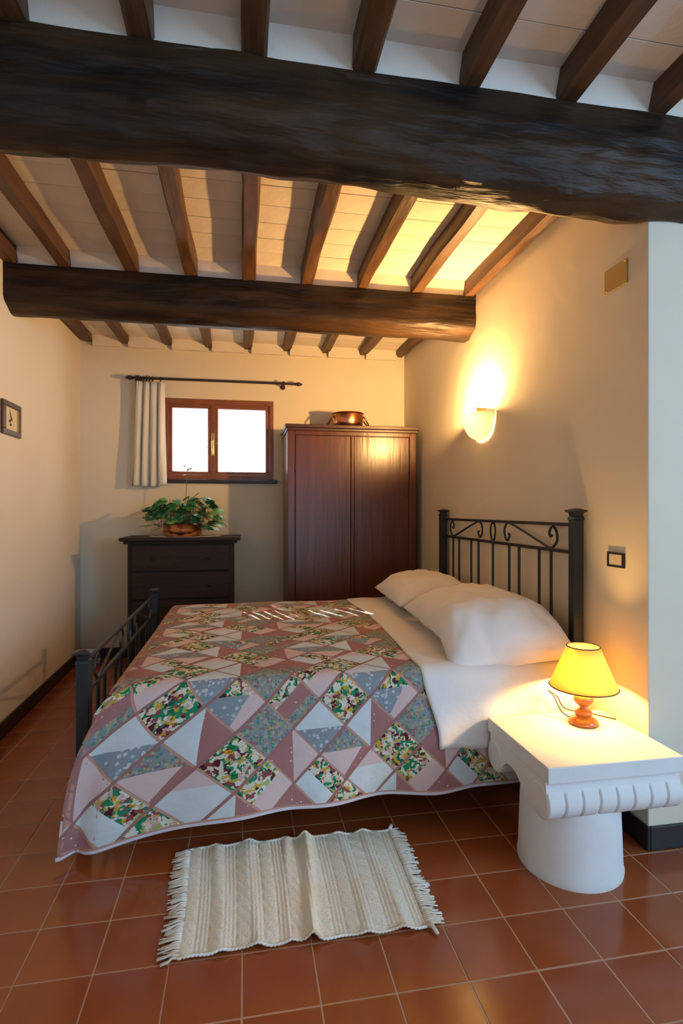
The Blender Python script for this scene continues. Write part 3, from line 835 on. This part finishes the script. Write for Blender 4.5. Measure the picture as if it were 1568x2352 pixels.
pillow('pillow', 'near plump white pillow beside the lit bedside lamp', (1.135, 2.555, .735), .275, .48, .125, 7, -5, 8.0, .36)
# ------------------------------------------------------------------ rug
RX0, RX1, RY0, RY1 = -.185, .548, 1.583, 2.083
def rug_base(x, y):
    u = (x - RX0) / (RX1 - RX0); v = (y - RY0) / (RY1 - RY0)
    z = .008
    for c, wd, h in ((.145, .030, .010), (.30, .030, .012), (.455, .02, .006), (.545, .026, .026), (.74, .035, .012), (.88, .03, .010)):
        cc = c + .02 * math.sin(v * 3 + c * 9)
        z += h * math.exp(-((u - cc) / wd) ** 2) * (.55 + .45 * abs(2 * v - 1))
    return z
def rug_pt(x, y):
    u = (x - RX0) / (RX1 - RX0)
    X = x + .010 * math.sin((y - RY0) * 9) * (1 - u) * .4 + (.014 * (y - RY0) / .5) * (1 if u > .5 else -.6) * abs(2 * u - 1)
    Y = y + .012 * math.sin(u * 5.2) * .5 + .004 * math.sin(u * 31)
    return X, Y
def rug(u, v):
    x = RX0 + (RX1 - RX0) * u; y = RY0 + (RY1 - RY0) * v
    z = rug_base(x, y)
    c = (u * 9.0) % 1.0
    if c < .50:                                # cable column
        s = c / .50; yy = y * 58
        z += .0052 * math.sin(math.pi * s) ** .5 * (.25 + .75 * abs(math.sin(yy + (s - .5) * 3.2)))
    else:
        z += .0013 * (1 if (c * 14) % 2 < 1 else 0)
    X, Y = rug_pt(x, y)
    return (X, Y, z)
rg = thing('bedside_rug', 'small cream woven rug with cable ribs and fringed ends on the floor', 'rug', ((RX0 + RX1) / 2, (RY0 + RY1) / 2, .0))
b = B(); grid(b, rug, 360, 130)
ro = obj('woven_field', b, 'rug_wool', rg, smooth=True, recalc=False); ro.modifiers.new('t', 'SOLIDIFY').thickness = .005
rng = random.Random(4)
for s in (0, 1):
    b = B(); n = 62
    for k in range(n):
        y = RY0 + (RY1 - RY0) * (k + .5) / n; x = RX0 if s == 0 else RX1
        X, Y = rug_pt(x, y); sg = -1 if s == 0 else 1; ln = rng.uniform(.038, .062); z = rug_base(x, y)
        kn = rng.uniform(-.008, .008)
        for q in range(2):
            dy = rng.uniform(-.012, .012)
            tube(b, [(X - sg * .004, Y, z), (X + sg * .012, Y + kn * .3, z + .004), (X + sg * ln * .55, Y + kn + dy * .5, .008), (X + sg * ln, Y + kn + dy, .004)], lambda t: .0042 * (1 - .45 * t), 5)
    for (yy, sy) in ((RY0, -1), (RY1, 1)):
        if s == 1:
            X, Y = rug_pt(RX1, yy); tube(b, [(X, Y - sy * .004, .012), (X + .01, Y + sy * .012, .016), (X + .018, Y + sy * .035, .009)], lambda t: .008 * (1 - .3 * t), 6)
    o = obj('fringe', b, 'rug_fringe', rg, smooth=True); o['kind'] = 'stuff'
for yy in (RY0, RY1):
    b = B(); pts = []
    for k in range(221):
        x = RX0 + (RX1 - RX0) * k / 220; X, Y = rug_pt(x, yy); pts.append((X, Y + .0018 * math.sin(k * 1.9), rug_base(x, yy) + .001))
    tube(b, pts, .0042, 6); obj('crochet_edge', b, 'rug_fringe', rg, smooth=True)

# ------------------------------------------------------------------ capital used as bedside table
SX0, SX1, SY0, SY1, SZ = .965, 1.466, 1.612, 2.058, .432
ns = thing('bedside_table', 'white plaster column capital serving as bedside table', 'table', (1.16, 1.80, 0))
b = B(); bx(b, SX0, SX1, SY0, SY1, SZ - .054, SZ, .004, 2); obj('slab', b, 'plaster_stone', ns)
b = B(); lathe(b, [(0, 0), (.178, 0), (.180, .012), (.176, .03), (.172, .15), (.168, .25), (.170, .345), (0, .345)], (1.158, 1.80, 0), 56); obj('column_shaft', b, 'plaster_stone', ns, smooth=True, angle=40)
# body between the scrolls: profile in (y, z)
vy0, vy1, vr, vz = 1.672, 2.000, .062, .303
prof = [(SY0 + .022, SZ - .054), (SY1 - .022, SZ - .054)]
prof += [(vy1 + .055 * math.cos(a), vz + .055 * math.sin(a)) for a in [R(50 - 12 * k) for k in range(17)]]
prof += [(1.925, .300), (1.90, .318), (1.86, .322), (1.82, .310), (1.785, .285), (1.755, .262), (1.72, .250)]
prof += [(vy0 + .055 * math.cos(a), vz + .055 * math.sin(a)) for a in [R(-80 - 12 * k) for k in range(12)]]
b = B(); prism(b, prof, 'X', SX0 + .002, SX1 - .002); obj('capital_body', b, 'plaster_stone', ns)
for vy in (vy0, vy1):
    b = B(); n = 8; pr = [(0, SX0)]; xa, xb = SX0, SX1; st = (xb - xa) / n
    for k in range(n):
        for t in range(17):
            tt = [0, .02, .04, .07, .10, .14, .2, .3, .5, .7, .8, .86, .9, .93, .96, .98, 1][t]; pr.append((vr - .010 * math.exp(-(min(tt, 1 - tt) / .055) ** 2), xa + (k + tt * .999) * st))
    pr.append((0, xb)); lathe(b, pr, (0, vy, vz), 30, 'X'); obj('ribbed_bolster', b, 'plaster_stone', ns, smooth=True, angle=38)

# ------------------------------------------------------------------ bedside lamp
lx, ly, lz = 1.302, 1.928, SZ
lp = thing('table_lamp', 'lit table lamp with turned orange wood foot and cone shade', 'lamp', (lx, ly, lz))
b = B(); lathe(b, [(0, 0), (.050, 0), (.054, .006), (.054, .013), (.048, .022), (.036, .028), (.029, .032), (.030, .038), (.034, .044), (.034, .050), (.026, .056), (.017, .060), (.013, .066), (.014, .070)], (lx, ly, lz), 36)
obj('foot', b, 'turned_wood', lp, smooth=True, angle=60)
b = B(); lathe(b, [(.012, .068), (.017, .071), (.029, .080), (.037, .092), (.037, .102), (.030, .114), (.018, .123), (.017, .128), (.012, .132), (.011, .150), (0, .150)], (lx, ly, lz), 36)
obj('turned_stem', b, 'turned_wood', lp, smooth=True, angle=60)
zb, zt_ = lz + .146, lz + .302
b = B(); n = 48
lathe(b, [(.125, zb), (.109, zb + .038), (.092, zb + .078), (.076, zb + .117), (.060, zt_)], (lx, ly, 0), n)
shd = obj('lamp_shade', b, 'shade', lp, smooth=True); shd.modifiers.new('t', 'SOLIDIFY').thickness = .0016
for r_, z_ in ((.1255, zb), (.0605, zt_)):
    b = B(); tube(b, [(lx + r_ * math.cos(a), ly + r_ * math.sin(a), z_) for a in [2 * math.pi * k / 48 for k in range(49)]], .0024, 6, False); obj('shade_trim', b, 'shade_trim', shd, smooth=True)
b = B(); lathe(b, [(0, .150), (.012, .150), (.013, .162), (.022, .180), (.027, .195), (.022, .213), (.011, .222), (0, .224)], (lx, ly, lz), 20)
bulb = obj('bulb', b, 'bulb', lp, smooth=True)
b = B(); lathe(b, [(0, .132), (.013, .132), (.014, .150), (0, .150)], (lx, ly, lz), 16); obj('socket', b, 'black_plastic', lp, smooth=True, angle=40)
for a in (0, 2.1, 4.2):
    b = B(); tube(b, [(lx + .012 * math.cos(a), ly + .012 * math.sin(a), lz + .148), (lx + .118 * math.cos(a), ly + .118 * math.sin(a), zb + .012)], .0014, 5); obj('shade_spoke', b, 'brass', lp)
b = B()
pth = [(lx - .03, ly + .03, lz + .012), (lx - .055, ly + .06, lz + .03), (lx - .075, ly + .085, lz + .085), (lx - .085, ly + .105, lz + .10), (lx - .05, ly + .10, lz + .075), (lx - .02, ly + .105, lz + .03), (lx + .03, ly + .11, lz + .008), (lx + .08, ly + .085, lz + .006), (lx + .15, ly + .01, lz + .004)]
import itertools
def smooth3(pts, n=8):
    P = [pts[0]] + pts + [pts[-1]]; out = []
    for i in range(1, len(P) - 2):
        for t in range(n):
            t_ = t / n; a, b_, c, d = P[i - 1], P[i], P[i + 1], P[i + 2]
            out.append(tuple(.5 * ((2 * b_[k]) + (-a[k] + c[k]) * t_ + (2 * a[k] - 5 * b_[k] + 4 * c[k] - d[k]) * t_ ** 2 + (-a[k] + 3 * b_[k] - 3 * c[k] + d[k]) * t_ ** 3) for k in range(3)))
    return out + [pts[-1]]
tube(b, smooth3(pth), .0026, 6); obj('cable', b, 'cable', lp, smooth=True)
ld = bpy.data.lights.new('lamp_light', 'POINT'); ld.energy = 16; ld.color = (1, .56, .15); ld.shadow_soft_size = .026
lo = bpy.data.objects.new('lamp_light', ld); COL.objects.link(lo); lo.parent = lp; lo.location = (0, 0, .195)

# ------------------------------------------------------------------ wall sconce
sy, sz = 3.22, 1.865
sc = thing('wall_sconce', 'glowing half-bowl wall sconce on the right wall above the bed', 'sconce', (XR, sy, sz))
b = B()
def bowl(u, v):
    a = math.pi * u; e = (math.pi / 2) * v
    r = max(0, math.cos(e)) ** .8
    return (XR - .004 - .120 * r * math.sin(a), sy + .165 * r * math.cos(a), sz - .160 * math.sin(e))
grid(b, bowl, 32, 14); sb = obj('bowl', b, 'glass_bowl', sc, smooth=True); sb.modifiers.new('t', 'SOLIDIFY').thickness = .003
b = B(); bx(b, XR - .012, XR, sy - .03, sy + .03, sz - .06, sz + .02, .003); tube(b, [(XR - .006, sy, sz - .03), (XR - .05, sy, sz - .03), (XR - .055, sy, sz - .01)], .006)
obj('bracket', b, 'brass', sc, smooth=True, angle=40)
b = B(); lathe(b, [(0, -.012), (.012, -.012), (.013, .0), (.020, .02), (.022, .034), (.016, .05), (0, .056)], (XR - .055, sy, sz), 18); obj('bulb', b, 'bulb', sc, smooth=True)
b = B(); bx(b, XR - .075, XR - .002, sy - .062, sy - .058, sz + .0, sz + .032, .001); obj('clip', b, 'brass', sc)
ld = bpy.data.lights.new('sconce_light', 'POINT'); ld.energy = 158; ld.color = (1, .56, .195); ld.shadow_soft_size = .03
lo = bpy.data.objects.new('sconce_light', ld); COL.objects.link(lo); lo.parent = sc; lo.location = (-.058, 0, .022)

# ------------------------------------------------------------------ small wall things
vp = thing('cover_plate', 'yellowed square junction cover plate high on the right wall', 'cover plate', (XR, 1.977, 2.16))
b = B(); bx(b, XR - .006, XR, 1.909, 2.045, 2.158, 2.256, .002); obj('plate', b, 'yellowed_plastic', vp)
for yy, zz in ((1.92, 2.246), (2.034, 2.168)):
    b = B(); lathe(b, [(0, 0), (.005, 0), (.004, -.002), (0, -.002)], (XR - .006, yy, zz), 10, 'X'); obj('screw', b, 'brass', vp)
sw = thing('light_switch', 'square wall switch with black border beside the pillar edge', 'switch', (XR, 1.975, 1.034))
b = B(); y0, y1, z0, z1 = 1.924, 2.024, 1.034, 1.094
for a, c, d, e in ((y0, y1, z1 - .008, z1), (y0, y1, z0, z0 + .008), (y0, y0 + .012, z0 + .008, z1 - .008), (y1 - .012, y1, z0 + .008, z1 - .008)): bx(b, XR - .010, XR, a, c, d, e, .0015)
obj('frame', b, 'black_plastic', sw)
b = B(); bx(b, XR - .008, XR, y0 + .012, (y0 + y1) / 2 - .0005, z0 + .008, z1 - .008, .001); obj('rocker', b, 'switch_plate', sw)
b = B(); bx(b, XR - .008, XR, (y0 + y1) / 2 + .0005, y1 - .012, z0 + .008, z1 - .008, .001); obj('rocker', b, 'switch_plate', sw)
# picture on the left wall
py0, py1, pz0, pz1 = 3.30, 3.565, 1.693, 1.884
pa = math.atan(.0245)
pf = thing('picture_frame', 'small framed ink drawing in dark wood on the left wall', 'picture', (xl(3.43), 3.43, pz0))
def on_left(b):
    for v in b.verts: v.co.x += xl(v.co.y)
b = B(); t = .030
for a, c, d, e in ((py0, py1, pz1 - t, pz1), (py0, py1, pz0, pz0 + t), (py0, py0 + t * 1.35, pz0 + t, pz1 - t), (py1 - t, py1, pz0 + t, pz1 - t)): bx(b, .0, .018, a, c, d, e, .003)
on_left(b); obj('frame', b, 'frame_wood', pf)
b = B(); bx(b, 0, .007, py0 + t * 1.3, py1 - t, pz0 + t, pz1 - t); on_left(b); pm = obj('print', b, 'print_paper', pf)
b = B(); bx(b, .007, .012, py1 - t - .012, py1 - t, pz0 + t, pz1 - t); on_left(b); obj('gilt_slip', b, 'glazing_strip', pf)
b = B(); yc_, zc_ = 3.432, 1.795
for poly in ([(-.02, .045), (-.006, .030), (.004, .012), (.022, -.004), (.018, -.016), (-.002, -.004), (-.014, .018)], [(-.004, -.006), (.008, -.010), (-.012, -.030), (-.034, -.024), (-.028, -.016)], [(-.018, -.034), (.012, -.032), (.008, -.044), (-.010, -.046)]):
    prism(b, [(yc_ + p[0], zc_ + p[1]) for p in poly], 'X', .0072, .0078)
on_left(b); obj('drawing', b, 'ink', pm)
